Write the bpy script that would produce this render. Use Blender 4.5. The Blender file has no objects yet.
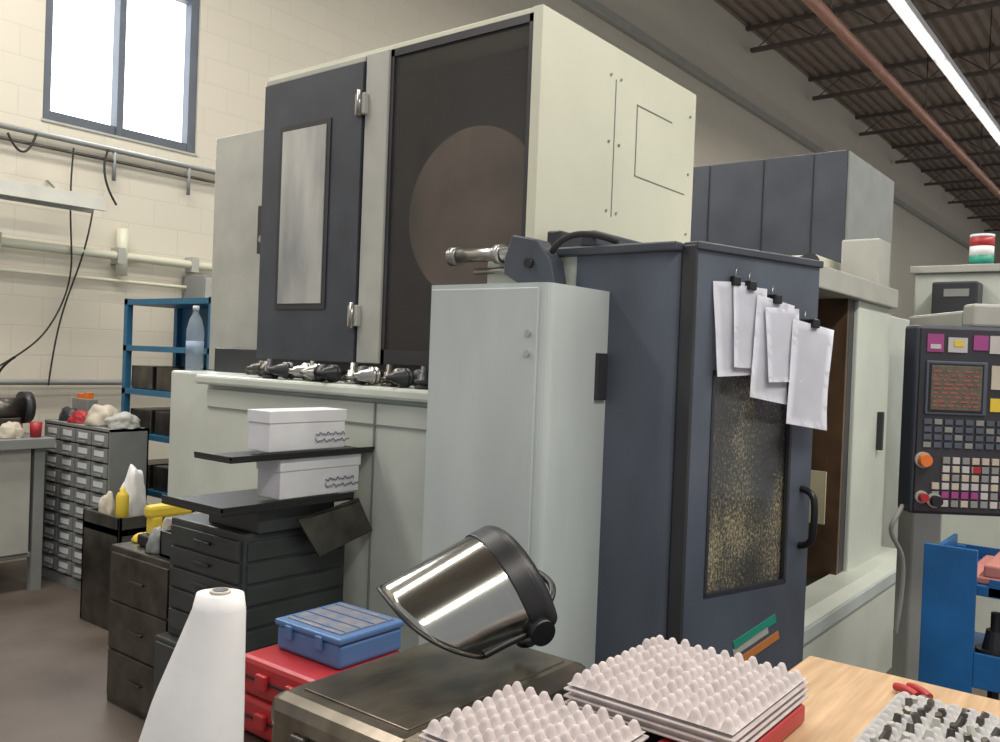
import bpy, bmesh, math, random
from mathutils import Vector, Matrix, noise
random.seed(7)
S=bpy.context.scene
COL=S.collection
# ---------------------------------------------------------------- materials
def _nt(name):
    m=bpy.data.materials.new(name); m.use_nodes=True
    nt=m.node_tree; b=nt.nodes['Principled BSDF']
    return m,nt,b
def mat(name,c,rough=.5,metal=0,var=.12,scale=6,bump=0,c2=None,det=6,stretch=(1,1,1),emit=0,thr=None):
    m,nt,b=_nt(name)
    N=nt.nodes; L=nt.links
    tc=N.new('ShaderNodeTexCoord'); mp=N.new('ShaderNodeMapping'); mp.inputs['Scale'].default_value=stretch
    nz=N.new('ShaderNodeTexNoise'); nz.inputs['Scale'].default_value=scale; nz.inputs['Detail'].default_value=det
    L.new(tc.outputs['Object'],mp.inputs[0]); L.new(mp.outputs[0],nz.inputs['Vector'])
    cr=N.new('ShaderNodeValToRGB')
    d=c2 if c2 else tuple(x*(1-var) for x in c)
    h=c if c2 else tuple(min(1,x*(1+var*.5)) for x in c)
    cr.color_ramp.elements[0].color=(*d,1); cr.color_ramp.elements[1].color=(*h,1)
    a,e=(thr if thr else (.3,.7))
    cr.color_ramp.elements[0].position=a; cr.color_ramp.elements[1].position=e
    L.new(nz.outputs['Fac'],cr.inputs[0]); L.new(cr.outputs[0],b.inputs['Base Color'])
    b.inputs['Roughness'].default_value=rough; b.inputs['Metallic'].default_value=metal
    if bump:
        bp=N.new('ShaderNodeBump'); bp.inputs['Strength'].default_value=bump; bp.inputs['Distance'].default_value=.01
        L.new(nz.outputs['Fac'],bp.inputs['Height']); L.new(bp.outputs[0],b.inputs['Normal'])
    if emit:
        b.inputs['Emission Color'].default_value=(*c,1); b.inputs['Emission Strength'].default_value=emit
    return m
M={}
M['white']=mat('machine_white_paint',(.62,.655,.585),.42,var=.12,scale=3)
M['white2']=mat('machine_white_cool',(.52,.575,.56),.40,var=.20,scale=2.6,stretch=(1,1,.35))  # darker, cooler white; random tone drawn out vertically
M['cream']=mat('machine_cream_paint',(.64,.64,.51),.45,var=.08,scale=2)
M['slate']=mat('slate_blue_paint',(.050,.058,.075),.45,var=.25,scale=5)
M['slate2']=mat('slate_blue_light',(.086,.102,.132),.38,var=.30,scale=4,stretch=(1,1,.5))
M['dark']=mat('dark_panel_paint',(.036,.036,.042),.40,var=.3,scale=4)
M['black']=mat('black_plastic',(.012,.012,.014),.4,var=.3)
M['rubber']=mat('black_rubber',(.02,.02,.02),.75)
M['steel']=mat('worn_steel',(.45,.44,.42),.32,1,var=.35,scale=12)
M['dsteel']=mat('dark_oily_steel',(.14,.13,.115),.34,.85,var=.45,scale=9,bump=.15)
M['lidst']=mat('worn_dark_lid',(.24,.205,.155),.26,.75,c2=(.05,.045,.04),scale=5,det=9,bump=.12,stretch=(1,2,1))
M['gray']=mat('gray_paint',(.25,.26,.25),.5)
M['lgray']=mat('light_gray_paint',(.42,.42,.38),.5)
M['greencab']=mat('dark_green_gray_cabinet',(.043,.049,.050),.42,var=.3)
M['paper']=mat('paper_white',(.86,.87,.94),.8,var=.04,scale=14)
M['card']=mat('white_cardboard',(.76,.76,.78),.75,var=.08,scale=9)
M['cloth']=mat('white_wrap_film',(.86,.85,.84),.5,var=.05,scale=10,bump=.25)
M['red']=mat('red_plastic',(.40,.025,.03),.4)
M['blueP']=mat('blue_plastic',(.08,.17,.36),.45)
M['blueS']=mat('blue_steel_paint',(.012,.12,.34),.42,var=.3)
M['blueR']=mat('blue_rack_paint',(.03,.15,.27),.5)
M['yellow']=mat('yellow_label',(.75,.55,.05),.5)
M['orange']=mat('orange_plastic',(.8,.2,.03),.5)
M['pink']=mat('pink_rubber_mat',(.50,.20,.17),.6)
M['mag']=mat('magenta_sticker',(.33,.06,.22),.5)
M['green']=mat('green_sticker',(.02,.27,.19),.5)
M['wood']=mat('bench_wood',(.56,.38,.22),.6,c2=(.38,.24,.13),scale=5,stretch=(1,12,1))
M['pulp']=mat('molded_pulp',(.56,.50,.49),.9,var=.18,scale=30,bump=.3)
M['copper']=mat('reddish_pipe',(.40,.20,.15),.5)
M['beige']=mat('beige_plastic',(.52,.47,.38),.6)
M['brown']=mat('oily_brown_interior',(.15,.085,.045),.4,c2=(.04,.025,.018),scale=5)
M['discm']=mat('magazine_disc_gray_brown',(.35,.29,.25),.6,var=.3,scale=4)
M['cavity']=mat('magazine_cavity',(.10,.09,.088),.6,var=.3,scale=3)
M['ink']=mat('ink_blue',(.06,.07,.16),.8)
M['frost']=mat('hazy_window_panel',(.50,.50,.47),.35,c2=(.22,.23,.235),scale=2.4,stretch=(1,2.5,.6),thr=(.3,.65))
M['floor']=mat('worn_concrete_floor',(.155,.125,.105),.5,c2=(.080,.062,.052),scale=2.2,det=9,bump=.05)
M['ceil']=mat('ceiling_steel_deck',(.30,.25,.21),.8,scale=2)
M['joist']=mat('joist_steel',(.12,.10,.09),.7)
M['screen']=mat('crt_screen',(.15,.125,.085),.3,c2=(.08,.08,.06),scale=40)
M['redtxt']=mat('screen_red_text',(.36,.10,.08),.5)
M['key']=mat('key_white',(.52,.50,.48),.5)
M['tube']=mat('fluorescent_tube_glow',(1,.97,.88),.4,var=0,emit=9)
M['wglow']=mat('overcast_daylight_pane',(.93,.96,1),.4,var=0,emit=3.2)
m,nt,b=_nt('chip_stained_glass'); M['chips']=m; N=nt.nodes;L=nt.links
tc=N.new('ShaderNodeTexCoord'); vo=N.new('ShaderNodeTexNoise'); vo.inputs['Scale'].default_value=140; vo.inputs['Detail'].default_value=3; vo.inputs['Roughness'].default_value=.75
mp_=N.new('ShaderNodeMapping'); mp_.inputs['Scale'].default_value=(1,1,.6)
n2=N.new('ShaderNodeTexNoise'); n2.inputs['Scale'].default_value=4.5; n2.inputs['Detail'].default_value=6
L.new(tc.outputs['Object'],mp_.inputs[0]); L.new(mp_.outputs[0],vo.inputs['Vector']); L.new(mp_.outputs[0],n2.inputs['Vector'])
mu=N.new('ShaderNodeMath'); mu.operation='MULTIPLY_ADD'; mu.inputs[1].default_value=.9; L.new(n2.outputs['Fac'],mu.inputs[0]); L.new(vo.outputs['Fac'],mu.inputs[2])
sc=N.new('ShaderNodeMath'); sc.operation='MULTIPLY'; sc.inputs[1].default_value=.75; L.new(mu.outputs[0],sc.inputs[0])
cr=N.new('ShaderNodeValToRGB'); e=cr.color_ramp.elements
e[0].position=.66; e[0].color=(.050,.052,.050,1); e[1].position=.90; e[1].color=(.44,.38,.23,1)
q=e.new(.77); q.color=(.105,.10,.082,1)
L.new(sc.outputs[0],cr.inputs[0]); L.new(cr.outputs[0],b.inputs['Base Color']); b.inputs['Roughness'].default_value=.15
def glassy(name,tint,alpha,rough=.08):
    m,nt,b=_nt(name); N=nt.nodes; L=nt.links
    tr=N.new('ShaderNodeBsdfTransparent'); tr.inputs[0].default_value=(*tint,1)
    nz=N.new('ShaderNodeTexNoise'); nz.inputs['Scale'].default_value=5
    mr=N.new('ShaderNodeMapRange'); mr.inputs[3].default_value=alpha-.06; mr.inputs[4].default_value=alpha+.06
    L.new(nz.outputs['Fac'],mr.inputs[0])
    mx=N.new('ShaderNodeMixShader'); L.new(mr.outputs[0],mx.inputs[0])
    L.new(tr.outputs[0],mx.inputs[1]); L.new(b.outputs[0],mx.inputs[2])
    b.inputs['Base Color'].default_value=(*[t*.12 for t in tint],1); b.inputs['Roughness'].default_value=rough
    L.new(mx.outputs[0],nt.nodes['Material Output'].inputs[0]); return m
M['smoke']=glassy('smoked_glass',(.92,.90,.88),.25,.3)
M['pet']=glassy('clear_pet_plastic',(.85,.92,.98),.30,.1)
M['pet'].node_tree.nodes['Principled BSDF'].inputs['Base Color'].default_value=(.6,.68,.75,1)
M['visor']=glassy('smoky_clear_visor',(.62,.62,.58),.70,.15)
b=M['visor'].node_tree.nodes['Principled BSDF']; b.inputs['Base Color'].default_value=(.55,.55,.51,1); b.inputs['Metallic'].default_value=1
# painted block wall
m,nt,b=_nt('painted_block_wall'); M['wall']=m
N=nt.nodes;L=nt.links
tc=N.new('ShaderNodeTexCoord'); sp=N.new('ShaderNodeSeparateXYZ'); cb=N.new('ShaderNodeCombineXYZ')
L.new(tc.outputs['Object'],sp.inputs[0]); ad=N.new('ShaderNodeMath'); L.new(sp.outputs[0],ad.inputs[0]); L.new(sp.outputs[1],ad.inputs[1])
L.new(ad.outputs[0],cb.inputs[0]); L.new(sp.outputs[2],cb.inputs[1])
bk=N.new('ShaderNodeTexBrick'); bk.inputs['Scale'].default_value=1; bk.inputs['Brick Width'].default_value=.40; bk.inputs['Row Height'].default_value=.20
bk.inputs['Mortar Size'].default_value=.005; bk.inputs['Mortar Smooth'].default_value=.8
bk.inputs['Color1'].default_value=(.64,.60,.505,1); bk.inputs['Color2'].default_value=(.625,.585,.49,1); bk.inputs['Mortar'].default_value=(.575,.535,.445,1)
L.new(cb.outputs[0],bk.inputs['Vector']); L.new(bk.outputs['Color'],b.inputs['Base Color'])
bp=N.new('ShaderNodeBump'); bp.inputs['Strength'].default_value=.18; bp.inputs['Distance'].default_value=.01; bp.invert=True
L.new(bk.outputs['Fac'],bp.inputs['Height']); L.new(bp.outputs[0],b.inputs['Normal']); b.inputs['Roughness'].default_value=.6
# ---------------------------------------------------------------- helpers
def grp(name,loc=(0,0,0),rz=0,rot=None):
    e=bpy.data.objects.new(name,None); e.empty_display_size=.1; COL.objects.link(e)
    e.location=loc
    e.rotation_euler=rot if rot else (0,0,rz)
    return e
def fin(bm,name,parent,mt,smooth=False):
    me=bpy.data.meshes.new(name); bm.normal_update(); bm.to_mesh(me); bm.free()
    if smooth:
        for p in me.polygons: p.use_smooth=True
    me.materials.append(mt if not isinstance(mt,str) else M[mt])
    o=bpy.data.objects.new(name,me); COL.objects.link(o)
    if parent: o.parent=parent
    return o
def addbox(bm,x0,x1,y0,y1,z0,z1,bev=0,mtx=None):
    r=bmesh.ops.create_cube(bm,size=1)
    vs=r['verts']
    for v in vs:
        v.co=Vector(((x0+x1)/2+v.co.x*(x1-x0),(y0+y1)/2+v.co.y*(y1-y0),(z0+z1)/2+v.co.z*(z1-z0)))
        if mtx: v.co=mtx@v.co
    if bev:
        es=list({e for v in vs for e in v.link_edges})
        bmesh.ops.bevel(bm,geom=es,offset=bev,segments=2,profile=.5,affect='EDGES')
def box(p,name,x0,x1,y0,y1,z0,z1,mt,bev=.004,mtx=None):
    bm=bmesh.new(); mn=min(abs(x1-x0),abs(y1-y0),abs(z1-z0))
    addbox(bm,x0,x1,y0,y1,z0,z1,min(bev,mn*.3),mtx); return fin(bm,name,p,mt)
def boxes(p,name,lst,mt,bev=0):
    bm=bmesh.new()
    for l in lst: addbox(bm,*l[:6],bev=bev)
    return fin(bm,name,p,mt)
def addcyl(bm,p0,p1,r,r2=None,seg=24):
    p0=Vector(p0);p1=Vector(p1); d=p1-p0
    q=d.to_track_quat('Z','Y').to_matrix().to_4x4(); q.translation=(p0+p1)/2
    bmesh.ops.create_cone(bm,cap_ends=True,segments=seg,radius1=r,radius2=r if r2 is None else r2,depth=d.length,matrix=q)
def cyl(p,name,p0,p1,r,mt,r2=None,seg=24,smooth=True):
    bm=bmesh.new(); addcyl(bm,p0,p1,r,r2,seg); o=fin(bm,name,p,mt)
    for f in o.data.polygons:
        if len(f.vertices)==4: f.use_smooth=smooth
    return o
def lathe(p,name,prof,mt,loc=(0,0,0),seg=28,d=(0,0,1)):
    bm=bmesh.new(); rings=[]
    for r,z in prof:
        rings.append([bm.verts.new((r*math.cos(2*math.pi*i/seg),r*math.sin(2*math.pi*i/seg),z)) for i in range(seg)])
    for a,b_ in zip(rings,rings[1:]):
        for i in range(seg): bm.faces.new((a[i],a[(i+1)%seg],b_[(i+1)%seg],b_[i]))
    bm.faces.new(rings[0][::-1]); bm.faces.new(rings[-1])
    o=fin(bm,name,p,mt,True); o.location=loc
    o.rotation_euler=Vector(d).to_track_quat('Z','Y').to_euler(); return o
def tube(p,name,pts,r,mt,smooth=True):
    cu=bpy.data.curves.new(name,'CURVE'); cu.dimensions='3D'; cu.bevel_depth=r; cu.bevel_resolution=3; cu.use_fill_caps=True
    if smooth:
        s=cu.splines.new('NURBS'); s.points.add(len(pts)-1)
        for i,q in enumerate(pts): s.points[i].co=(*q,1)
        s.use_endpoint_u=True; s.order_u=min(4,len(pts)); s.resolution_u=8
    else:
        s=cu.splines.new('POLY'); s.points.add(len(pts)-1)
        for i,q in enumerate(pts): s.points[i].co=(*q,1)
    cu.materials.append(M[mt] if isinstance(mt,str) else mt)
    o=bpy.data.objects.new(name,cu); COL.objects.link(o)
    if p:o.parent=p
    return o
def prism(p,name,pts,axis,lo,hi,mt,bev=0):
    bm=bmesh.new()
    def mk(a,b_,c):
        return {'x':(c,a,b_),'y':(a,c,b_),'z':(a,b_,c)}[axis]
    A=[bm.verts.new(mk(a,b_,lo)) for a,b_ in pts]; B=[bm.verts.new(mk(a,b_,hi)) for a,b_ in pts]
    n=len(pts); bm.faces.new(A); bm.faces.new(B[::-1])
    for i in range(n): bm.faces.new((A[i],B[i],B[(i+1)%n],A[(i+1)%n]))
    bmesh.ops.recalc_face_normals(bm,faces=bm.faces)
    if bev: bmesh.ops.bevel(bm,geom=list(bm.edges),offset=bev,segments=2,profile=.5,affect='EDGES')
    return fin(bm,name,p,mt)
def roundrect(x0,x1,y0,y1,rs,n=6):
    out=[]
    for (cx,cy,sx,sy,a0),r in zip([(x0,y0,1,1,180),(x1,y0,-1,1,270),(x1,y1,-1,-1,0),(x0,y1,1,-1,90)],rs):
        if r<=0: out.append((cx,cy)); continue
        for i in range(n+1):
            a=math.radians(a0+90*i/n); out.append((cx+sx*r+r*math.cos(a),cy+sy*r+r*math.sin(a)))
    return out
# ---------------------------------------------------------------- room
YW=6.2; ZC=7.4
box(None,'floor',-3,40,-4,YW+.2,-.1,0,'floor',0)
WX0,WX1,WZ0,WZ1=2.76,3.94,3.02,4.25
wb=bmesh.new()
addbox(wb,-3,WX0,YW,YW+.2,0,ZC); addbox(wb,WX1,40,YW,YW+.2,0,ZC)
addbox(wb,WX0,WX1,YW,YW+.2,0,WZ0); addbox(wb,WX0,WX1,YW,YW+.2,WZ1,ZC)
fin(wb,'wall_back',None,'wall')
box(None,'wall_right',40,40.2,-4,YW+.2,0,ZC,'wall',0)
g=grp('ceiling')
bm=bmesh.new()
y=-4
vs=[]
while y<YW+.2:
    for dy,dz in ((0,0),(.07,0),(.1,.05),(.17,.05)):
        vs.append((min(y+dy,YW+.2),ZC+dz))
    y+=.2
A=[bm.verts.new((-3,a,b_)) for a,b_ in vs]; B=[bm.verts.new((40,a,b_)) for a,b_ in vs]
for i in range(len(vs)-1): bm.faces.new((A[i],B[i],B[i+1],A[i+1]))
fin(bm,'steel_deck',g,'ceil')
bm=bmesh.new(); x=-1.5
while x<39:
    addbox(bm,x-.04,x+.04,-4,YW,ZC-.06,ZC-.0); addbox(bm,x-.05,x+.05,-4,YW-.1,ZC-.45,ZC-.39)
    yy=-4; k=0
    while yy<YW-.6:
        a=(x,yy,ZC-.03) if k%2 else (x,yy,ZC-.4); c=(x,yy+.5,ZC-.4) if k%2 else (x,yy+.5,ZC-.03)
        addcyl(bm,a,c,.012,seg=6); yy+=.5;k+=1
    x+=3.2
fin(bm,'ceiling_joists',None,'joist')
box(None,'trim_1',-3,40,YW-.10,YW,6.0,6.12,'lgray',.01)
# window
g=grp('window_1')
box(g,'pane',WX0,WX1,YW+.12,YW+.13,WZ0,WZ1,'wglow',0)
fr=[(WX0,WX0+.06,YW+.02,YW+.10,WZ0,WZ1),(WX1-.07,WX1,YW+.02,YW+.10,WZ0,WZ1),(WX0+.06,WX1-.07,YW+.025,YW+.1,WZ0,WZ0+.07),(WX0+.06,WX1-.07,YW+.025,YW+.1,WZ1-.06,WZ1),((WX0+WX1)/2-.06,(WX0+WX1)/2-.01,YW+.01,YW+.1,WZ0+.005,WZ1-.005)]
mfr=mat('window_frame_dark',(.10,.12,.15),.5); boxes(g,'frame',fr,mfr,0)
box(g,'sill',WX0-.01,WX1+.01,YW-.01,YW+.08,WZ0-.02,WZ0,'lgray',.005)
# pipes on wall
g=grp('wall_conduits')
tube(g,'conduit_upper',[(-1,YW-.05,2.90),(8,YW-.05,2.90)],.020,'gray',False)
tube(g,'conduit_upper_b',[(-1,YW-.05,2.82),(8,YW-.05,2.82)],.012,'dsteel',False)
tube(g,'pipe_lower',[(-1,YW-.07,2.14),(8,YW-.07,2.14)],.032,'cream',False)
tube(g,'pipe_lower_b',[(-1,YW-.06,1.22),(8,YW-.06,1.22)],.02,'gray',False)
tube(g,'pipe_lower_c',[(-1,YW-.06,1.96),(8,YW-.06,1.96)],.014,'cream',False)
for i,xx in enumerate((1.6,2.45,3.3,3.9)):
    box(g,f'clamp_{i}',xx-.03,xx+.03,YW-.11,YW,2.08,2.20,'lgray')
    cyl(g,f'drop_{i}',(xx-.05,YW-.05,2.9),(xx-.05,YW-.05,2.68),.014,'gray')
cyl(g,'riser',(3.32,YW-.07,2.0),(3.32,YW-.07,2.34),.040,'cream')
tube(g,'cable_a',[(2.95,YW-.06,2.85),(2.9,YW-.1,2.4),(2.98,YW-.12,2.0),(2.8,YW-.15,1.6),(2.65,YW-.2,1.45),(2.4,YW-.2,1.3)],.006,'rubber')
tube(g,'cable_b',[(3.1,YW-.06,2.45),(3.05,YW-.1,2.2),(2.95,YW-.1,1.9),(2.85,YW-.1,1.6),(2.8,YW-.12,1.2)],.006,'rubber')
tube(g,'cable_c',[(3.2,YW-.06,2.9),(3.1,YW-.1,2.7),(3.25,YW-.1,2.5)],.008,'rubber')
tube(g,'cable_d',[(2.7,YW-.06,2.9),(2.6,YW-.12,2.62),(2.5,YW-.1,2.85)],.008,'rubber')
g=grp('shop_light_fixture')
prism(g,'reflector',[(5.80,2.40),(5.84,2.50),(5.98,2.50),(6.02,2.40),(5.99,2.40),(5.96,2.48),(5.86,2.48),(5.83,2.40)],'x',1.3,3.02,'lgray')
cyl(g,'tube',(1.35,5.91,2.43),(2.97,5.91,2.43),.018,'card')
cyl(g,'hook_l',(1.6,5.98,2.49),(1.6,6.19,2.6),.008,'steel'); cyl(g,'hook_r',(2.8,5.98,2.49),(2.8,6.19,2.6),.008,'steel')
# ceiling pipe + fluorescent strip
g=grp('overhead_pipe'); tube(g,'pipe',[(-2,3.45,5.65),(39,3.45,5.65)],.07,'copper',False)
for i in range(9): cyl(g,f'hanger_{i}',(3.3+4.8*i-2.4,3.45,5.65),(3.3+4.8*i-2.4,3.45,6.96),.01,'dsteel')
for k,(x0,x1,yy) in enumerate(((5,39,2.6),(-2,38,-1.6))):
    g=grp('fluorescent_strip_light')
    box(g,'housing',x0,x1,yy-.08,yy+.08,5.52,5.60,'card')
    xx=x0
    bm=bmesh.new()
    while xx<x1-1: addcyl(bm,(xx+.03,yy,5.495),(min(xx+2.35,x1),yy,5.495),.022,seg=12); xx+=2.4
    fin(bm,'tubes',g,'tube',True)
    for i in range(int((x1-x0)//4.8)): cyl(g,f'chain_{i}',(x0+.9+4.8*i,yy,5.6),(x0+.9+4.8*i,yy,7.4),.008,'dsteel')
# ---------------------------------------------------------------- main CNC machine (one group)
g=grp('horizontal_machining_center')
box(g,'base_body',2.40,4.6,2.06,3.62,0.0,1.33,'white2',.01)
box(g,'ledge',2.33,2.70,1.95,3.62,1.33,1.375,'white',.012)
box(g,'base_front_panel',2.37,2.41,1.945,3.58,.06,1.31,'white',.006)
box(g,'side_cabinet',2.44,3.4,3.62,4.0,0,1.38,'white',.012)
box(g,'seam_1',2.362,2.372,2.45,2.456,.06,1.31,'gray',0)
box(g,'seam_3',2.362,2.372,2.02,3.56,1.225,1.230,'gray',0)
box(g,'plinth',2.62,4.5,1.7,3.9,1.375,1.5,'dark',.005)
# magazine cabinet
X,Y0,Y1,Z0,Z1=2.58,1.89,3.48,1.46,2.79
box(g,'magazine_back',X+.25,3.83,Y0+.025,Y1-.03,Z0,Z1-.03,'cavity',.004)
box(g,'magazine_right_side',X+.02,3.84,Y0-.012,Y0+.02,Z0,Z1,'cream',.002)
box(g,'magazine_top',X,3.84,Y0+.02,Y1,Z1-.02,Z1,'cream',.002)
box(g,'magazine_left_side',X+.04,3.84,Y1-.02,Y1,Z0,Z1-.02,'cream',.003)
box(g,'magazine_floor',X+.03,3.84,Y0+.02,Y1,Z0,Z0+.03,'dark',.003)
box(g,'post_white',X-.012,X+.04,2.655,2.79,Z0,Z1-.018,'lgray',.004)
box(g,'post_corner',X-.004,X+.022,Y0-.012,Y0+.03,Z0,Z1,'cream',.002)
boxes(g,'glazed_panel_frame',[(X,X+.03,Y0+.03,2.655,Z1-.05,Z1-.02),(X,X+.03,Y0+.03,2.655,Z0,Z0+.06),(X,X+.03,Y0+.03,Y0+.05,Z0,Z1-.02),(X,X+.03,2.635,2.655,Z0,Z1-.02)],'dark')
box(g,'glazing',X+.008,X+.014,Y0+.04,2.645,Z0+.05,Z1-.04,'smoke',0)
cyl(g,'magazine_disc',(X+.14,2.27,2.08),(X+.10,2.27,2.08),.345,'discm',seg=72)
cyl(g,'magazine_hub',(X+.25,2.27,2.08),(X+.14,2.27,2.08),.10,'cavity',seg=32)
# dark left door with hazy window
D0,D1=2.80,3.47
boxes(g,'magazine_door',[(X-.02,X+.02,D0,3.0,Z0,Z1-.05),(X-.02,X+.02,3.33,D1,Z0,Z1-.05),(X-.02,X+.02,3.0,3.33,Z0,1.70),(X-.02,X+.02,3.0,3.33,2.52,Z1-.05)],'slate')
box(g,'door_window_frame',X-.026,X-.015,2.99,3.34,1.69,2.53,'dark',0)
box(g,'door_window',X-.030,X-.02,3.015,3.315,1.715,2.505,'frost',0)
box(g,'door_trim',X-.01,X+.03,D0,D1+.01,Z1-.045,Z1-.02,'lgray')
for i,z in enumerate((1.66,2.56)):
    box(g,f'hinge_{i}',X-.035,X-.01,2.77,2.83,z-.045,z+.045,'lgray'); cyl(g,f'hinge_pin_{i}',(X-.038,2.80,z-.055),(X-.038,2.80,z+.055),.012,'steel')
box(g,'rear_cabinet',2.74,3.8,3.52,4.13,1.38,2.62,'lgray',.006)
box(g,'rear_latch',2.70,2.75,3.60,3.69,1.98,2.22,'dark'); cyl(g,'rear_latch_knob',(2.685,3.64,2.05),(2.71,3.64,2.05),.018,'steel')
# panel lines and screws on right side
yr=Y0-.0135
boxes(g,'access_panel_lines',[(3.28,3.75,yr-.002,yr+.003,2.30,2.304),(3.28,3.60,yr-.002,yr+.003,2.60,2.604),(3.28,3.284,yr-.002,yr+.003,2.30,2.604),(3.10,3.103,yr-.002,yr+.003,2.1,2.66)],'gray')
bm=bmesh.new()
for xx in (3.06,3.14,3.78):
    for zz in (2.12,2.40,2.67): addcyl(bm,(xx,yr-.004,zz),(xx,yr+.003,zz),.006,seg=10)
fin(bm,'panel_screws',g,'steel')
# white column in front
prism(g,'front_column',roundrect(2.10,2.44,1.47,1.935,(.035,0,0,0)),'z',0,1.73,'white2',0)
box(g,'column_front_door',2.094,2.102,1.505,1.93,.08,1.715,'white2',.003)
box(g,'column_slot',2.37,2.43,1.460,1.475,1.38,1.53,'dark',.002)
for i,z in enumerate((1.52,1.58)): cyl(g,f'column_hole_{i}',(2.095,1.535,z),(2.088,1.535,z),.010,'lgray')
# bits above the column
box(g,'back_plate',2.45,2.50,1.60,1.99,1.6,1.87,'white',.004)
cyl(g,'tool_arm_tube',(2.40,1.80,1.865),(2.40,2.12,1.865),.024,'steel'); cyl(g,'tool_arm_collar',(2.40,1.88,1.865),(2.40,1.91,1.865),.034,'steel')
cyl(g,'tool_arm_collar_b',(2.40,2.08,1.865),(2.40,2.12,1.865),.034,'steel')
cyl(g,'arm_rod',(2.42,1.78,1.81),(2.42,2.02,1.81),.012,'steel')
prism(g,'bracket',[(1.62,1.75),(1.76,1.75),(1.83,1.79),(1.83,1.84),(1.80,1.92),(1.70,1.90),(1.64,1.83)],'x',2.34,2.42,'slate',.006)
cyl(g,'bracket_bolt',(2.325,1.72,1.82),(2.34,1.72,1.82),.016,'black')
tube(g,'bracket_hose',[(2.38,1.66,1.86),(2.35,1.60,1.92),(2.40,1.54,1.93),(2.45,1.45,1.89)],.011,'rubber')
# dark cover + enclosure
prism(g,'slate_side_cover',roundrect(2.44,2.62,1.225,1.60,(.05,0,0,0)),'z',.05,1.85,'slate2',0)
box(g,'enclosure_roof',2.42,3.76,1.23,1.95,1.85,1.88,'slate',.006)
box(g,'roof_rail',2.42,3.0,1.52,1.58,1.88,1.93,'slate',.006)
box(g,'roof_rail_b',2.6,3.5,1.78,1.84,1.88,1.97,'dark',.006)
box(g,'enclosure_back',2.6,5.0,2.0,2.05,.5,1.85,'brown',0)
box(g,'enclosure_left',2.60,2.63,1.3,2.0,.5,1.85,'slate',0)
box(g,'enclosure_right',4.29,4.32,1.27,2.0,.5,1.85,'brown',0)
box(g,'enclosure_floor',2.60,4.37,1.15,2.0,.46,.50,'dsteel',0)
box(g,'lintel',3.60,5.0,1.22,1.9,1.85,1.95,'lgray',.006)
box(g,'right_pillar',4.40,5.0,1.25,1.95,.0,1.85,'white',.008)
box(g,'right_pillar_jamb',4.325,4.40,1.27,1.95,.5,1.85,'dark',.002)
box(g,'pillar_handle',4.80,4.83,1.22,1.25,1.1,1.3,'dark',.004)
box(g,'table',3.1,3.9,1.35,1.9,.50,.95,'dsteel',.01)
box(g,'spindle_head',3.5,3.9,1.6,2.0,1.1,1.5,'dsteel',.03)
box(g,'note_sheet',3.72,3.73,1.16,1.27,.86,1.08,mat('yellowed_sheet',(.62,.57,.38),.7),0)
box(g,'inner_light_panel',3.9,4.28,1.93,1.99,.52,.85,'lgray',0)
# apron
prism(g,'apron',[(1.12,.0),(1.12,.50),(1.17,.53),(1.30,.53),(1.30,0)],'x',2.62,5.2,'white',0)
box(g,'apron_lip',2.62,5.2,1.105,1.12,.45,.505,'white2',.003)
# ---- swung door
ang=math.atan2(1.037-1.225,3.12-2.47)
d=grp('door_assembly',(2.47,1.215,0),ang)
W=.62
Wn=[(0,.09,-.04,0,.40,1.86),(W-.12,W,-.04,0,.40,1.86),(.09,W-.12,-.04,0,.40,.78),(.09,W-.12,-.04,0,1.49,1.86)]
boxes(d,'door_frame',Wn,'slate2')
box(d,'door_glass',.08,W-.11,-.022,-.015,.76,1.51,'chips',0)
boxes(d,'door_gasket',[(.09,.102,-.043,-.03,.78,1.49),(W-.132,W-.12,-.043,-.03,.78,1.49),(.09,W-.12,-.043,-.03,.78,.792),(.09,W-.12,-.043,-.03,1.478,1.49)],'dark')
box(d,'door_edge',-.015,.0,-.045,.01,.40,1.87,'dark')
box(d,'door_top_rail',-.01,W+.01,-.05,.01,1.855,1.88,'slate')
tube(d,'door_handle',[(W-.05,-.04,.90),(W-.05,-.09,.905),(W-.05,-.095,.97),(W-.05,-.095,1.04),(W-.05,-.09,1.09),(W-.05,-.04,1.095)],.012,'black')
sk=Matrix.Rotation(math.radians(-16),4,'Y')
def stk(name,x0,x1,z0,z1,mt):
    c=Vector(((x0+x1)/2,0,(z0+z1)/2)); mx=Matrix.Translation(c)@sk@Matrix.Translation(-c)
    bm=bmesh.new(); addbox(bm,x0,x1,-.043,-.039,z0,z1,0,mx); fin(bm,name,d,mt)
stk('sticker_green',.24,.46,.62,.65,'green'); stk('sticker_white',.24,.42,.595,.618,'lgray'); stk('sticker_orange',.28,.48,.565,.592,mat('orange_sticker',(.55,.20,.05),.5))
def sheet(p,name,x,z,w,h,tilt,off,curl=.02,pitch=0):
    bm=bmesh.new(); n=12; G=[]
    for j in range(n+1):
        row=[]
        for i in range(7):
            u=i/6-.5; v=j/n
            px=u*w; pz=-v*h
            c,s=math.cos(tilt),math.sin(tilt)
            yy=off-curl*v*v-.003*math.sin(5*v+2*u)
            row.append(bm.verts.new((x+px*c-pz*s,yy,z+px*s+pz*c)))
        G.append(row)
    for j in range(n):
        for i in range(6): bm.faces.new((G[j][i],G[j][i+1],G[j+1][i+1],G[j+1][i]))
    bmesh.ops.solidify(bm,geom=bm.faces[:],thickness=.0008)
    return fin(bm,name,p,'paper',True)
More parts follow.
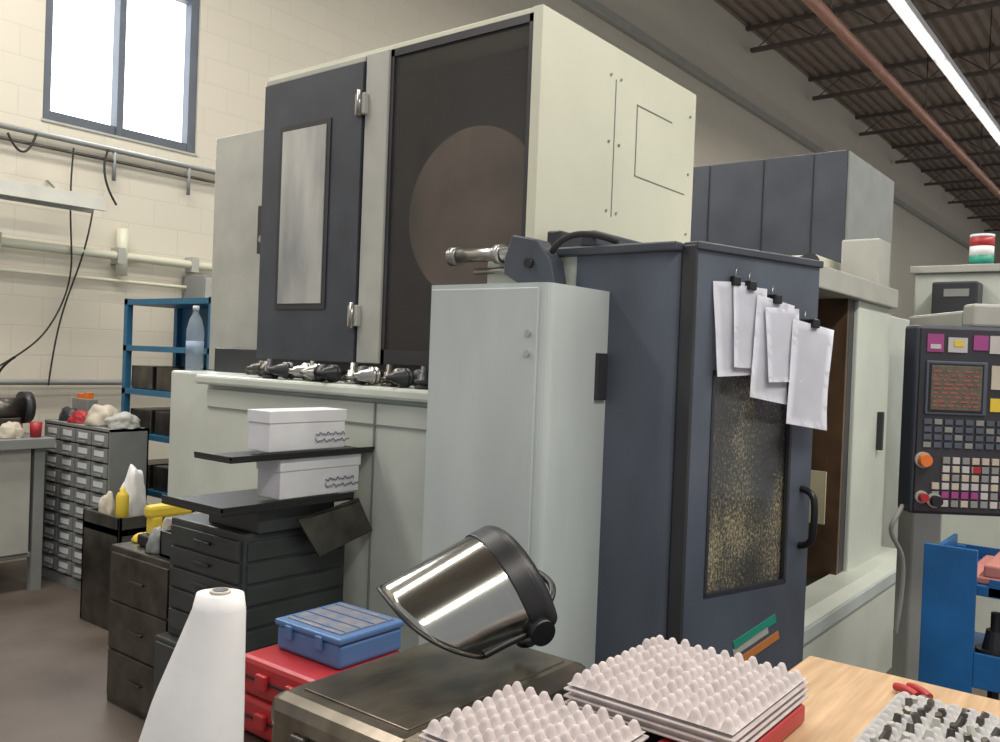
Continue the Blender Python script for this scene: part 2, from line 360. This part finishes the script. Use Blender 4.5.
for i,(x,z,t,w,h) in enumerate([(.17,1.77,.05,.20,.295),(.235,1.76,-.02,.16,.26),(.355,1.725,-.13,.19,.33),(.375,1.70,.03,.17,.24),(.535,1.655,-.12,.225,.345)]):
    sheet(d,f'paper_{i}',x,z,w,h,t,-.046-.010*i)
    if i!=3:
        box(d,f'clip_{i}',x-.018,x+.018,-.058-.010*i,-.04,z-.012,z+.018,'black')
        cyl(d,f'clip_wire_{i}',(x-.01,-.055,z+.015),(x,-.05,z+.045),.002,'steel')
d.parent=g
# ---------------------------------------------------------------- second machine behind
g=grp('machining_center')
box(g,'body_lower',5.2,7.5,1.6,4.2,0,1.9,'white',.01)
box(g,'upper_enclosure',5.14,6.0,1.56,3.4,1.9,2.77,'slate',.006)
box(g,'upper_side',5.15,6.1,1.545,1.562,1.9,2.76,'gray',.003)
boxes(g,'seams',[(5.134,5.142,y,y+.006,1.9,2.76) for y in (1.75,2.05,2.4)],'dark')
box(g,'head_cover',4.7,5.14,1.56,1.9,1.98,2.12,'cream',.01); cyl(g,'coolant_union',(4.66,1.62,2.06),(4.56,1.55,2.06),.05,'dark')
box(g,'head_block',4.9,5.12,1.30,1.5,1.96,2.22,'lgray',.01)
g=grp('electrical_cabinet')
box(g,'body',5.25,6.2,-1.2,1.2,0,2.06,'white',.01); box(g,'top_cap',5.22,6.25,-1.22,1.22,2.06,2.10,'lgray')
box(g,'display_unit',5.10,5.25,.86,1.08,1.80,2.0,'dark',.01); box(g,'display_strip',5.095,5.1,.90,1.02,1.92,1.96,'gray',0)
boxes(g,'door_seams',[(5.245,5.252,.30,.306,.05,2.0),(5.245,5.252,-.6,-.594,.05,2.0)],'gray')
g=grp('signal_tower_light')
box(g,'mount',5.33,5.47,.83,.97,2.10,2.115,'gray'); 
for i,(c,z) in enumerate((('green',2.125),('card',2.175),('red',2.225))): cyl(g,f'lens_{i}',(5.4,.90,z-.01),(5.4,.90,z+.04),.06,c)
cyl(g,'cap',(5.4,.90,2.265),(5.4,.90,2.28),.061,'card')
# ---------------------------------------------------------------- control pendant
pa=math.radians(-52)
g=grp('cnc_control_pendant',(3.188,.713,1.03),pa)
box(g,'housing',0,.52,0,.10,0,.64,'slate',.012)
box(g,'bezel',.010,.510,-.008,.005,.010,.630,'dark',.003)
box(g,'screen_bezel',.03,.235,-.016,-.006,.34,.52,'slate2',.004)
box(g,'screen_rim',.038,.222,-.018,-.014,.348,.512,'black',.002)
box(g,'screen',.045,.215,-.020,-.014,.355,.505,'screen',.002)
bm=bmesh.new()
for r in range(9):
    xx=.052
    while xx<.2:
        w=random.uniform(.006,.03); addbox(bm,xx,min(xx+w,.208),-.0215,-.0195,.367+r*.0145,.372+r*.0145); xx+=w+random.uniform(.006,.02)
fin(bm,'screen_text',g,'redtxt')
boxes(g,'stickers_magenta',[(.03,.085,-.012,-.006,.55,.61),(.185,.235,-.012,-.006,.56,.61),(.30,.35,-.012,-.006,.54,.61)],'mag')
boxes(g,'stickers_white',[(.10,.165,-.012,-.006,.55,.60),(.24,.28,-.012,-.006,.55,.61),(.04,.075,-.014,-.006,.56,.575),(.38,.46,-.012,-.006,.54,.60)],'key')
boxes(g,'label_yellow',[(.25,.37,-.012,-.006,.355,.40),(.12,.15,-.014,-.006,.57,.59)],'yellow')
boxes(g,'keyboard_block',[(.25,.40,-.012,-.006,.43,.51)],'beige')
K={'key':[], 'gray':[], 'beige':[],'mag':[],'red':[],'slate2':[]}
for r in range(4):
    for c in range(13): K['slate2' if (r+c)%4 else 'gray'].append((.03+c*.035,.056+c*.035,-.014,-.006,.228+r*.026,.246+r*.026))
for r in range(6):
    for c in range(13):
        if c<1 and r>2: continue
        k=random.choice(['key','key','beige','key','gray','beige','mag','gray'])
        K[k].append((.065+c*.033,.089+c*.033,-.016,-.006,.030+r*.029,.052+r*.029))
K['red'].append((.20,.225,-.018,-.006,.146,.168))
for k,l in K.items():
    if l: boxes(g,'keys_'+k,l,k,.001)
for i,(x,z,c,r) in enumerate(((.032,.185,'orange',.020),(.075,.05,'black',.018),(.032,.06,'red',.014))):
    cyl(g,f'knob_base_{i}',(x,-.006,z),(x,-.017,z),r+.007,'lgray'); cyl(g,f'knob_{i}',(x,-.012,z),(x,-.04,z),r,c)
box(g,'mount_arm',.2,.32,.02,.10,.64,.72,'lgray',.01)
box(g,'mount_beam',.2,.32,.10,.50,.62,.70,'lgray',.01)
box(g,'support_post',.2,.32,.40,.52,-1.03,.62,'lgray',.01)
tube(g,'cable',[(.0,.05,.02),(-.03,.03,-.02),(-.05,.05,-.06),(.0,.08,-.12),(.06,.12,-.2),(.04,.15,-.45)],.008,'lgray')
# ---------------------------------------------------------------- blue tool cart
g=grp('blue_tool_cart')
cx0,cx1,cy0,cy1=2.80,3.22,-.05,.58
boxes(g,'legs',[(cx0,cx0+.04,cy1-.04,cy1,0,.95),(cx0,cx0+.04,cy0,cy0+.04,0,.95),(cx1-.04,cx1,cy1-.04,cy1,0,.95),(cx1-.04,cx1,cy0,cy0+.04,0,.95)],'blueS',.004)
box(g,'side_panel',cx0,cx1,cy1-.012,cy1,.1,.98,'blueS',.003)
box(g,'end_panel',cx0-.012,cx0,cy1-.14,cy1,.1,1.01,'blueS',.003)
box(g,'end_panel_b',cx0-.010,cx0,cy0+.02,cy1-.14,.62,.72,'blueS',.003)
boxes(g,'shelves',[(cx0,cx1,cy0,cy1,z,z+.03) for z in (.15,.42,.64,.88)],'blueS',.003)
boxes(g,'top_lips',[(cx0,cx1,cy0,cy0+.01,.88,.95),(cx0,cx0+.01,cy0,cy1-.17,.88,.93),(cx1-.01,cx1,cy0,cy1,.88,.95)],'blueS')
box(g,'pink_mat',cx0+.02,cx1-.03,cy0+.03,cy1-.10,.911,.93,'pink',.004)
box(g,'pink_block',cx0+.03,cx1-.1,cy0+.1,cy1-.15,.93,.965,'pink',.006)
bm=bmesh.new()
for i in range(4):
    for z in (.45,.67):
        yy=cy0+.09+.12*i
        addcyl(bm,(cx0+.09,yy,z),(cx0+.09,yy,z+.1),.042,.025,seg=16); addcyl(bm,(cx0+.09,yy,z+.03),(cx0+.09,yy,z+.045),.052,seg=16); addcyl(bm,(cx0+.09,yy,z+.1),(cx0+.09,yy,z+.15),.015,seg=12)
fin(bm,'tool_holders',g,'dark')
# ---------------------------------------------------------------- items on the ledge
g=grp('water_bottle')
lathe(g,'bottle',[(.040,0),(.043,.01),(.043,.06),(.040,.07),(.043,.08),(.043,.13),(.040,.14),(.043,.15),(.043,.20),(.030,.255),(.014,.285),(.013,.30)],'pet',(2.52,3.92,1.385))
lathe(g,'cap',[(.016,0),(.016,.02),(.012,.022)],'card',(2.52,3.92,1.685))
lathe(g,'label',[(.0435,.0),(.0435,.06)],mat('bottle_label',(.35,.45,.6),.5),(2.52,3.92,1.47))
g=grp('tool_holder_row')
y=2.12;i=0
while y<3.3:
    x=2.42+random.uniform(-.03,.03); a=random.uniform(-1.0,1.0)
    mt=random.choice(['dsteel','steel','dark','black','dsteel'])
    dd=Vector((math.cos(a),math.sin(a),0)); zz=1.378+.036
    if i%4==2:
        lathe(g,f'holder_{i}',[(.034,0),(.036,.012),(.026,.014),(.026,.02),(.036,.022),(.036,.034),(.026,.036),(.022,.055),(.014,.058),(.014,.085)],mt,(x,y,1.376))
    else:
        lathe(g,f'holder_{i}',[(.010,0),(.011,.02),(.018,.022),(.028,.07),(.036,.072),(.036,.082),(.027,.084),(.027,.09),(.036,.092),(.036,.102),(.024,.105),(.022,.14),(.012,.143),(.010,.175)],mt,Vector((x,y,zz))-dd*.08,d=dd)
    i+=1; y+=random.uniform(.045,.07)
g=grp('allen_key_set'); box(g,'case',2.37,2.43,2.0,2.03,1.377,1.45,'black'); box(g,'body',2.37,2.43,1.98,2.0,1.377,1.47,'slate2')
# ---------------------------------------------------------------- blue rack
g=grp('blue_storage_rack')
rx0,rx1,ry0,ry1=3.0,3.4,4.5,5.49
boxes(g,'posts',[(a,a+.04,b_,b_+.04,0,1.80) for a in (rx0,rx1-.04) for b_ in (ry0,ry1-.04)],'blueR')
boxes(g,'shelves',[(rx0,rx1,ry0,ry1,z,z+.035) for z in (.15,.55,.90,1.18,1.46,1.76)],'blueR')
boxes(g,'back_panel',[(rx1-.005,rx1,ry0,ry1,.15,1.78)],'blueR')
g2=grp('rack_bins')
boxes(g2,'bins',[(rx0+.03,rx1-.05,ry0+.08+.3*i,ry0+.33+.3*i,z,z+.15) for i in range(3) for z in (1.216,.936,.586)],'dsteel',.006)
g=grp('gray_wall_box'); box(g,'body',3.85,4.3,5.9,6.19,1.5,2.05,'gray'); box(g,'door',3.86,4.29,5.885,5.9,1.52,2.03,'lgray')
# ---------------------------------------------------------------- small parts cabinet
g=grp('small_parts_drawer_cabinet')
a0,a1,b0,b1=2.62,2.86,4.90,5.72
H=1.0
boxes(g,'shell',[(a0,a1,b0,b0+.015,0,H),(a0,a1,b1-.015,b1,0,H),(a0,a1,b0,b1,H-.015,H),(a0,a1,b0,b1,0,.06),(a1-.01,a1,b0,b1,0,H)],'gray')
box(g,'core',a0+.02,a1-.02,b0+.01,b1-.01,.03,H-.02,'dsteel',0)
dr=[];lb=[];hd=[]
nr,nc=10,4
for r in range(nr):
    for c in range(nc):
        w=(b1-b0-.04)/nc; h=(H-.09)/nr; yy=b0+.02+c*w; zz=.07+r*h
        dr.append((a0-.004,a0+.02,yy+.006,yy+w-.006,zz+.004,zz+h-.006)); lb.append((a0-.008,a0-.003,yy+.045,yy+w-.045,zz+h*.40,zz+h*.76)); hd.append((a0-.022,a0-.004,yy+.05,yy+w-.05,zz+.012,zz+.022))
boxes(g,'drawers',dr,'gray',.002); boxes(g,'labels',lb,'card'); boxes(g,'pulls',hd,'gray')
def blob(p,name,c,s,mt,seed=0,amp=.25):
    bm=bmesh.new(); bmesh.ops.create_icosphere(bm,subdivisions=4,radius=1)
    for v in bm.verts:
        n=noise.noise(v.co*1.6+Vector((seed,0,0)))*amp+noise.noise(v.co*4+Vector((0,seed,0)))*amp*.4
        v.co*=1+n; z=max(v.co.z,-.25)
        v.co=Vector((c[0]+v.co.x*s[0],c[1]+v.co.y*s[1],c[2]+(z+.25)*s[2]))
    return fin(bm,name,p,mt,True)
g=grp('rag_pile')
blob(g,'white_rag',(2.75,5.00,1.001),(.10,.10,.07),'lgray',3); blob(g,'beige_rag',(2.73,5.2,1.001),(.09,.12,.10),'beige',5)
blob(g,'red_rag',(2.70,5.42,1.001),(.06,.09,.06),'red',8); blob(g,'dark_rag',(2.72,5.60,1.001),(.06,.07,.07),'dark',9)
g=grp('parts_box'); box(g,'tub',2.78,2.85,5.50,5.70,1.001,1.14,'gray'); boxes(g,'contents',[(2.79,2.83,5.52,5.57,1.14,1.18),(2.79,2.84,5.6,5.66,1.14,1.17)],'orange')
# low crate with clutter between cabinets
g=grp('steel_parts_crate')
boxes(g,'walls',[(2.36,2.70,4.30,4.32,0,.60),(2.36,2.70,4.66,4.68,0,.60),(2.36,2.38,4.30,4.68,0,.60),(2.68,2.70,4.30,4.68,0,.60),(2.36,2.70,4.30,4.68,.50,.54)],'dsteel',.003)
g=grp('plastic_bag'); blob(g,'bag',(2.58,4.56,.542),(.07,.06,.22),'cloth',21,.25)
g=grp('shop_rag'); blob(g,'cloth',(2.44,4.58,.542),(.04,.05,.12),'beige',33,.25)
g=grp('spray_can'); lathe(g,'can',[(.03,0),(.033,.006),(.033,.15),(.024,.17),(.015,.175),(.015,.195)],'yellow',(2.44,4.42,.542))
# wall bench with grinder
g=grp('wall_workbench')
box(g,'top',.6,2.52,5.35,6.1,.86,.92,'gray'); boxes(g,'legs',[(x,x+.06,y,y+.06,0,.86) for x in (.65,2.42) for y in (5.4,6.0)],'gray'); box(g,'shelf',.65,2.48,5.42,6.05,.2,.23,'gray')
box(g,'drawer_unit',1.9,2.4,5.4,6.0,.231,.859,'lgray'); box(g,'motor_block',2.41,2.47,5.5,5.8,.24,.6,'dark',.02)
g=grp('bench_grinder')
cyl(g,'motor',(2.2,5.62,1.08),(2.42,5.62,1.08),.07,'dsteel'); box(g,'foot',2.22,2.40,5.55,5.69,.921,1.03,'dsteel')
for i,x in enumerate((2.14,2.44)): cyl(g,f'wheel_{i}',(x,5.62,1.08),(x+.03,5.62,1.08),.09,'dark'); cyl(g,f'guard_{i}',(x-.01,5.63,1.09),(x+.04,5.63,1.09),.096,'dark')
tube(g,'lamp_arm',[(2.3,5.7,1.14),(2.3,5.75,1.3),(2.4,5.65,1.4)],.008,'black')
g=grp('bench_clutter')
blob(g,'rag',(2.30,5.45,.921),(.07,.05,.08),'beige',41); lathe(g,'cup',[(.03,0),(.035,.09)],'red',(2.44,5.44,.921)); box(g,'bin',2.36,2.50,5.75,5.95,.921,1.02,'red',.006); box(g,'bin_b',2.16,2.34,5.78,5.98,.921,1.06,'lgray',.006)
# ---------------------------------------------------------------- steel cabinets near base
def chest(g,x0,x1,y0,y1,z0,z1,n,mt,pull='steel'):
    box(g,'shell',x0,x1,y0,y1,z0,z1,mt,.006)
    h=(z1-z0-.05)/n
    boxes(g,'drawer_fronts',[(x0-.012,x0+.01,y0+.02,y1-.02,z0+.03+i*h+.004,z0+.03+(i+1)*h-.006) for i in range(n)],mt,.003)
    boxes(g,'side_ribs',[(x0+.01,x1-.02,y0-.008,y0+.002,z0+.03+i*h+.004,z0+.03+(i+1)*h-.008) for i in range(n)],mt,.003)
    boxes(g,'pulls',[(x0-.024,x0-.012,(y0+y1)/2-.05,(y0+y1)/2+.05,z0+.03+(i+.5)*h-.004,z0+.03+(i+.5)*h+.006) for i in range(n)],pull,.002)
g=grp('steel_tool_chest')
chest(g,1.84,2.30,2.52,2.98,.42,.86,5,'greencab','dark'); 
g=grp('tool_chest_stand'); box(g,'cabinet',1.80,2.34,2.50,3.0,0,.418,'greencab',.006); box(g,'door_left',1.79,1.80,2.52,2.745,.04,.40,'greencab'); box(g,'door_right',1.79,1.80,2.755,2.98,.04,.40,'greencab')
g=grp('steel_drawer_unit'); chest(g,1.9,2.3,3.05,3.52,0,.66,3,'dsteel','dsteel')
g=grp('parts_bin'); boxes(g,'walls',[(1.93,2.25,3.06,3.07,.661,.76),(1.93,2.25,3.19,3.20,.661,.76),(1.93,1.94,3.06,3.20,.661,.76),(2.24,2.25,3.06,3.20,.661,.76),(1.93,2.25,3.06,3.20,.661,.67)],'greencab')
g=grp('yellow_cordless_drill')
box(g,'body',1.98,2.18,3.36,3.42,.775,.83,'yellow',.015); box(g,'handle',1.99,2.04,3.36,3.415,.70,.785,'yellow',.012); box(g,'battery',1.96,2.07,3.34,3.43,.662,.71,'black',.01); cyl(g,'chuck',(2.18,3.39,.80),(2.24,3.39,.80),.025,'black',.015)
for k,(x,y,c,sz) in enumerate(((2.18,3.29,'beige',.12),(2.14,3.48,'key',.07),(1.96,3.26,'gray',.08),(2.02,3.485,'yellow',.03))):
    g=grp('shop_rag'); blob(g,'cloth',(x,y,.661),(.045,.03 if y>3.4 else .045,sz),c,11+k,.18)
# stack: trays + boxes
g=grp('black_sheet_tray')
box(g,'plate',1.70,2.28,2.46,2.82,.945,.96,'black',.003); box(g,'spacer_a',1.88,2.22,2.50,2.80,.861,.945,'greencab',.003); boxes(g,'lips',[(1.70,2.28,2.46,2.465,.96,.975),(1.70,1.705,2.46,2.82,.96,.975)],'black')
g=grp('white_carton')
def carton(g,x0,x1,y0,y1,z0,z1,scr):
    box(g,'body',x0,x1,y0,y1,z0,z1,'card',.003); box(g,'lid',x0-.004,x1+.004,y0-.004,y1+.004,z1-.04,z1+.003,'card',.002)
    for k in range(2):
        pts=[]; n=22
        for i in range(n): pts.append((x0+.20+.012*i*(.55+.1*k),y0-.006,z0+.055-.024*k+(.008*math.sin(i*2.3+k*2)+.004*math.sin(i*5.1+k)))) 
        tube(g,f'handwriting_{k}',pts,.0016,'ink')
carton(g,1.94,2.31,2.47,2.60,.977,1.115,1)
g=grp('black_sheet_tray'); box(g,'plate',1.72,2.38,2.45,2.66,1.121,1.131,'black',.003); boxes(g,'lips',[(1.72,2.38,2.45,2.455,1.131,1.143),(1.72,1.725,2.45,2.66,1.131,1.143)],'black')
g=grp('white_carton'); carton(g,1.895,2.24,2.48,2.60,1.145,1.285,1)
g=grp('folded_sheet_metal'); prism(g,'sheet',[(2.0,.90),(2.28,.955),(2.36,.82),(2.10,.76)],'y',2.435,2.445,'dsteel'); prism(g,'flange',[(2.0,.90),(2.28,.94),(2.28,.944),(2.0,.905)],'y',2.435,2.455,'dsteel')
# ---------------------------------------------------------------- low bench with chest, cases
g=grp('low_steel_bench')
box(g,'top',1.08,1.92,.98,1.97,.46,.50,'dsteel',.006); boxes(g,'legs',[(x,x+.05,y,y+.05,0,.46) for x in (1.1,1.85) for y in (1.0,1.9)],'dsteel')
g=grp('metal_tool_box')
prism(g,'body',roundrect(1.06,1.64,1.00,1.36,(.02,.02,.02,.02)),'z',.501,.80,'lidst',0)
bm=bmesh.new(); addbox(bm,1.055,1.645,.995,1.365,.765,.845,.028); o=fin(bm,'lid',g,'lidst')
box(g,'lid_ridge',1.11,1.60,1.04,1.32,.843,.848,'lidst',.002)
box(g,'hasp',1.30,1.36,.985,1.0,.74,.80,'steel'); box(g,'latch_a',1.045,1.06,1.10,1.14,.73,.79,'dsteel'); box(g,'latch_b',1.045,1.06,1.24,1.28,.73,.79,'dsteel')
g=grp('red_carry_case')
for i,z in enumerate((.501,.602)):
    box(g,f'shell_{i}',1.40,1.72,1.58,1.93,z,z+.098,'red',.014); box(g,f'band_{i}',1.396,1.724,1.576,1.934,z+.045,z+.052,'black',.001)
    box(g,f'latch_{i}',1.385,1.40,1.68,1.72,z+.03,z+.07,'red'); box(g,f'latch_b{i}',1.385,1.40,1.80,1.84,z+.03,z+.07,'red')
g=grp('blue_organizer_case')
box(g,'base',1.49,1.715,1.64,1.89,.701,.765,'blueP',.01); box(g,'lid',1.485,1.72,1.635,1.895,.765,.782,'blueP',.006); box(g,'lid_panel',1.51,1.70,1.66,1.87,.781,.786,mat('organizer_lid_window',(.30,.26,.24),.3,c2=(.10,.16,.28),scale=40),.003)
boxes(g,'dividers',[(1.525+.05*i,1.528+.05*i,1.66,1.87,.784,.788) for i in range(4)],'blueP'); boxes(g,'latches',[(1.480,1.49,1.70,1.725,.74,.775),(1.480,1.49,1.82,1.845,.74,.775)],'blueP',.002)
# ---------------------------------------------------------------- face shield
g=grp('face_shield',(1.435,1.17,.957)); g.scale=(1.12,1.12,1.12)
def arcsheet(p,name,r0,r1,x0,x1,a0,a1,th,mt,wid=None,n=40,m=14,xo=None):
    bm=bmesh.new(); G=[]
    for j in range(m+1):
        t=j/m; r=r0+(r1-r0)*t; row=[]
        sh=wid(t) if wid else 1
        for i in range(n+1):
            s=i/n-.5
            a=math.radians((a0+a1)/2+((a1-a0)*s)*sh)
            x=x0+(x1-x0)*t
            if xo: x+=xo(t,s)
            row.append(bm.verts.new((x,r*math.cos(a),r*math.sin(a))))
        G.append(row)
    for j in range(m):
        for i in range(n): bm.faces.new((G[j][i],G[j][i+1],G[j+1][i+1],G[j+1][i]))
    bmesh.ops.recalc_face_normals(bm,faces=bm.faces)
    bmesh.ops.solidify(bm,geom=bm.faces[:],thickness=th)
    return fin(bm,name,p,mt,True)
xo=lambda t,s:(1-t)*.10*(abs(s)*2)**2.6
arcsheet(g,'visor',.128,.132,-.14,.085,0,180,.002,'visor',None,48,16,xo)
arcsheet(g,'visor_edge_trim',.129,.129,-.145,-.138,0,180,.005,'black',n=48,m=2,xo=lambda t,s:.10*(abs(s)*2)**2.6)
arcsheet(g,'brow_guard',.134,.134,.060,.098,-6,186,.006,'black')
bm=bmesh.new(); G=[]
for j in range(9):
    t=j/8; x=.095+.03*math.sin(t*math.pi/2); r=.134-.045*(1-math.cos(t*math.pi/2)); G.append([bm.verts.new((x,r*math.cos(math.radians(-6+192*i/36)),r*math.sin(math.radians(-6+192*i/36)))) for i in range(37)])
for j in range(8):
    for i in range(36): bm.faces.new((G[j][i],G[j][i+1],G[j+1][i+1],G[j+1][i]))
bmesh.ops.recalc_face_normals(bm,faces=bm.faces); bmesh.ops.solidify(bm,geom=bm.faces[:],thickness=.004)
fin(bm,'crown_guard',g,'black',True)
def band(p,name,c,a,b_,hgt,th,mt,tilt=0):
    bm=bmesh.new(); G=[]
    for j in range(2):
        G.append([bm.verts.new((c[0]+(j-.5)*hgt+tilt*math.sin(2*math.pi*i/48),c[1]+a*math.cos(2*math.pi*i/48),c[2]+b_*math.sin(2*math.pi*i/48))) for i in range(48)])
    for i in range(48): bm.faces.new((G[0][i],G[0][(i+1)%48],G[1][(i+1)%48],G[1][i]))
    bmesh.ops.solidify(bm,geom=bm.faces[:],thickness=th); return fin(bm,name,p,mt,True)
band(g,'headband',(.08,0,-.01),.095,.10,.032,.003,'black',-.01)
tube(g,'headband_strap',[(.09,.09,-.01),(.15,.07,-.01),(.175,0,-.015),(.15,-.07,-.01),(.09,-.09,-.01)],.007,'black')
cyl(g,'ratchet_knob',(.09,0,-.105),(.09,0,-.12),.026,'black')
for s in (-1,1): cyl(g,f'pivot_knob_{s}',(.07,s*.128,-.002),(.07,s*.152,-.002),.024,'black'); tube(g,f'side_arm_{s}',[(.07,s*.125,-.01),(.02,s*.130,0.005),(-.04,s*.131,.008)],.007,'black')
xa=(Vector((.616,-.788,0))*.92+Vector((.788,.616,0))*.40).normalized()
Rm=Matrix.Rotation(math.atan2(xa.y,xa.x),3,'Z')@Matrix.Rotation(math.radians(-25),3,'Y')@Matrix.Rotation(math.radians(12),3,'X')
g.rotation_euler=Rm.to_euler()
# ---------------------------------------------------------------- white roll
g=grp('white_wrap_roll')
bm=bmesh.new(); rings=[]; seg=64
Rv=Vector((.616,-.788,0)); Fv=Vector((.788,.616,0))
T=Vector((.893,1.288,0))
for j in range(41):
    t=j/40; z=1.08*(1-t); 
    r=.040+.010*min(1,t*6)+.165*t**1.03
    c=T-Rv*(max(0,r-.044)*.95)
    row=[]
    for i in range(seg):
        a=2*math.pi*i/seg; rr=r*(1+.05*t*math.sin(5*a+3*t)+.03*t*math.sin(11*a+2))
        p=c+Rv*rr*math.cos(a)+Fv*rr*math.sin(a)*.8; row.append(bm.verts.new((p.x,p.y,z)))
    rings.append(row)
for a,b_ in zip(rings,rings[1:]):
    for i in range(seg): bm.faces.new((a[i],b_[i],b_[(i+1)%seg],a[(i+1)%seg]))
bm.faces.new(rings[0]); bm.faces.new(rings[-1][::-1])
fin(bm,'wrap',g,'cloth',True)
cyl(g,'core',(T.x,T.y,1.081),(T.x,T.y,1.085),.018,'beige'); cyl(g,'core_hole',(T.x,T.y,1.085),(T.x,T.y,1.086),.013,'black')
# ---------------------------------------------------------------- wood bench and trays
g=grp('wood_workbench')
box(g,'top',.35,1.93,-1.2,.62,.83,.88,'wood',.004); boxes(g,'legs',[(x,x+.08,y,y+.08,0,.83) for x in (.4,1.8) for y in (-1.1,.5)],'wood'); box(g,'rail',.45,1.85,.54,.57,.3,.38,'wood')
g=grp('tray_cart'); box(g,'top',.90,1.54,.63,.87,.80,.88,'greencab'); boxes(g,'legs',[(x,x+.04,y,y+.04,0,.8) for x in (.92,1.48) for y in (.65,.82)],'greencab')
def eggtray(g,name,x0,x1,y0,y1,z,nx,ny,h=.026,mt='pulp',st=3,seed=0):
    bm=bmesh.new(); k=8; W=nx*k; Hh=ny*k; G=[]
    for j in range(Hh+1):
        row=[]
        for i in range(W+1):
            u=i/k; v=j/k
            c=.5*(1-math.cos(2*math.pi*u))*.5*(1-math.cos(2*math.pi*v))
            c2=.5*(1+math.cos(2*math.pi*u))*.5*(1+math.cos(2*math.pi*v))
            hh=h*(1+.3*noise.noise(Vector((int(u)*1.7+seed,int(v)*1.3,0))))
            q=min(1,c*1.15); zz=hh*(q*(2-q))**1.0*.98+.25*h*(1-c)*(c2**.5)
            if i in(0,W) or j in (0,Hh): zz=.25*h
            row.append(bm.verts.new((x0+(x1-x0)*i/W+.002*noise.noise(Vector((int(u),int(v),seed+3))),y0+(y1-y0)*j/Hh,z+zz)))
        G.append(row)
    for j in range(Hh):
        for i in range(W): bm.faces.new((G[j][i],G[j][i+1],G[j+1][i+1],G[j+1][i]))
    fin(bm,name,g,mt,True)
    boxes(g,name+'_rims',[(x0-.004,x1+.004,y0-.004,y1+.004,z-.012*q-.004,z-.012*q+.0) for q in range(0,st)],mt,.0015)
    box(g,name+'_core',x0+.006,x1-.006,y0+.006,y1-.006,z-.012*st+.008,z+.002,mt,0)
g=grp('red_tote'); box(g,'body',1.22,1.55,.50,.625,.8815,.915,'red',.006)
g=grp('egg_crate_tray'); eggtray(g,'tray',1.24,1.56,.505,.80,.950,12,11,.024)
g=grp('egg_crate_tray'); eggtray(g,'tray',.98,1.215,.635,.89,.925,9,9,.024,seed=9)
g=grp('insert_tray'); eggtray(g,'tray',1.38,1.77,.04,.40,.897,14,13,.012,mat('gray_insert_tray',(.42,.41,.41),.7),1)
bm=bmesh.new(); bm2=bmesh.new()
for i in range(12):
    for j in range(12):
        if random.random()<.75:
            x=1.38+.03*(i+.6); y=.04+.028*(j+.6); h=random.uniform(.0,.006)
            addcyl(bm if random.random()<.5 else bm2,(x,y,.90),(x+random.uniform(-.008,.008),y+random.uniform(-.008,.008),.912+h),.008,.006,seg=10)
fin(bm,'dark_inserts',g,'dsteel'); fin(bm2,'light_inserts',g,'lgray')
g=grp('red_pliers'); tube(g,'handle',[(1.81,.355,.892),(1.83,.375,.897),(1.85,.40,.89)],.008,'red'); tube(g,'handle_b',[(1.80,.375,.892),(1.815,.395,.897),(1.83,.42,.89)],.008,'red'); cyl(g,'joint',(1.80,.36,.882),(1.80,.36,.895),.010,'steel')
# ---------------------------------------------------------------- re-origin empties
bpy.context.view_layer.update()
for e in [o for o in bpy.data.objects if o.type=='EMPTY' and o.parent is None and tuple(o.rotation_euler)==(0,0,0) and tuple(o.location)==(0,0,0)]:
    pts=[c.matrix_world@Vector(b_) for c in e.children_recursive if c.type!='EMPTY' for b_ in c.bound_box]
    if not pts: continue
    mn=Vector([min(p[i] for p in pts) for i in range(3)]); mx=Vector([max(p[i] for p in pts) for i in range(3)])
    o_=Vector(((mn.x+mx.x)/2,(mn.y+mx.y)/2,mn.z)); e.location=o_
    for c in e.children: c.location=c.location-o_
# ---------------------------------------------------------------- lights
w=bpy.data.worlds.new('World'); S.world=w; w.use_nodes=True
w.node_tree.nodes['Background'].inputs[0].default_value=(.93,.95,1,1); w.node_tree.nodes['Background'].inputs[1].default_value=.50
def area(name,loc,rot,sx,sy,e,c):
    l=bpy.data.lights.new(name,'AREA'); l.shape='RECTANGLE'; l.size=sx; l.size_y=sy; l.energy=e; l.color=c
    o=bpy.data.objects.new(name,l); COL.objects.link(o); o.location=loc; o.rotation_euler=rot; return o
area('overhead_light_row',(3,-1.6,5.4),(0,0,0),10,.5,440,(1,.95,.86))
area('overhead_light_row.001',(12,2.6,5.4),(0,0,0),20,.4,400,(1,.93,.83))
area('overhead_light_row.002',(1.0,4.4,5.4),(0,0,0),4,.5,190,(1,.95,.88))
area('window_daylight',(3.35,YW-.02,3.6),(math.radians(-90),0,0),1.1,1.1,85,(.9,.95,1))
# ---------------------------------------------------------------- camera
cam=bpy.data.cameras.new('Camera'); co=bpy.data.objects.new('Camera',cam); COL.objects.link(co); S.camera=co
cam.lens=31.5; cam.sensor_width=36; cam.clip_start=.05; cam.clip_end=200
yaw=math.radians(38); pit=math.radians(-.8); r=math.radians(2.2)
F=Vector((math.cos(yaw)*math.cos(pit),math.sin(yaw)*math.cos(pit),math.sin(pit)))
R=Vector((math.sin(yaw),-math.cos(yaw),0)); U=R.cross(F)
rc=R*math.cos(r)+U*math.sin(r); uc=U*math.cos(r)-R*math.sin(r)
mw=Matrix((rc,uc,-F)).transposed().to_4x4(); mw.translation=(0,0,1.5); co.matrix_world=mw
S.view_settings.view_transform='Standard'
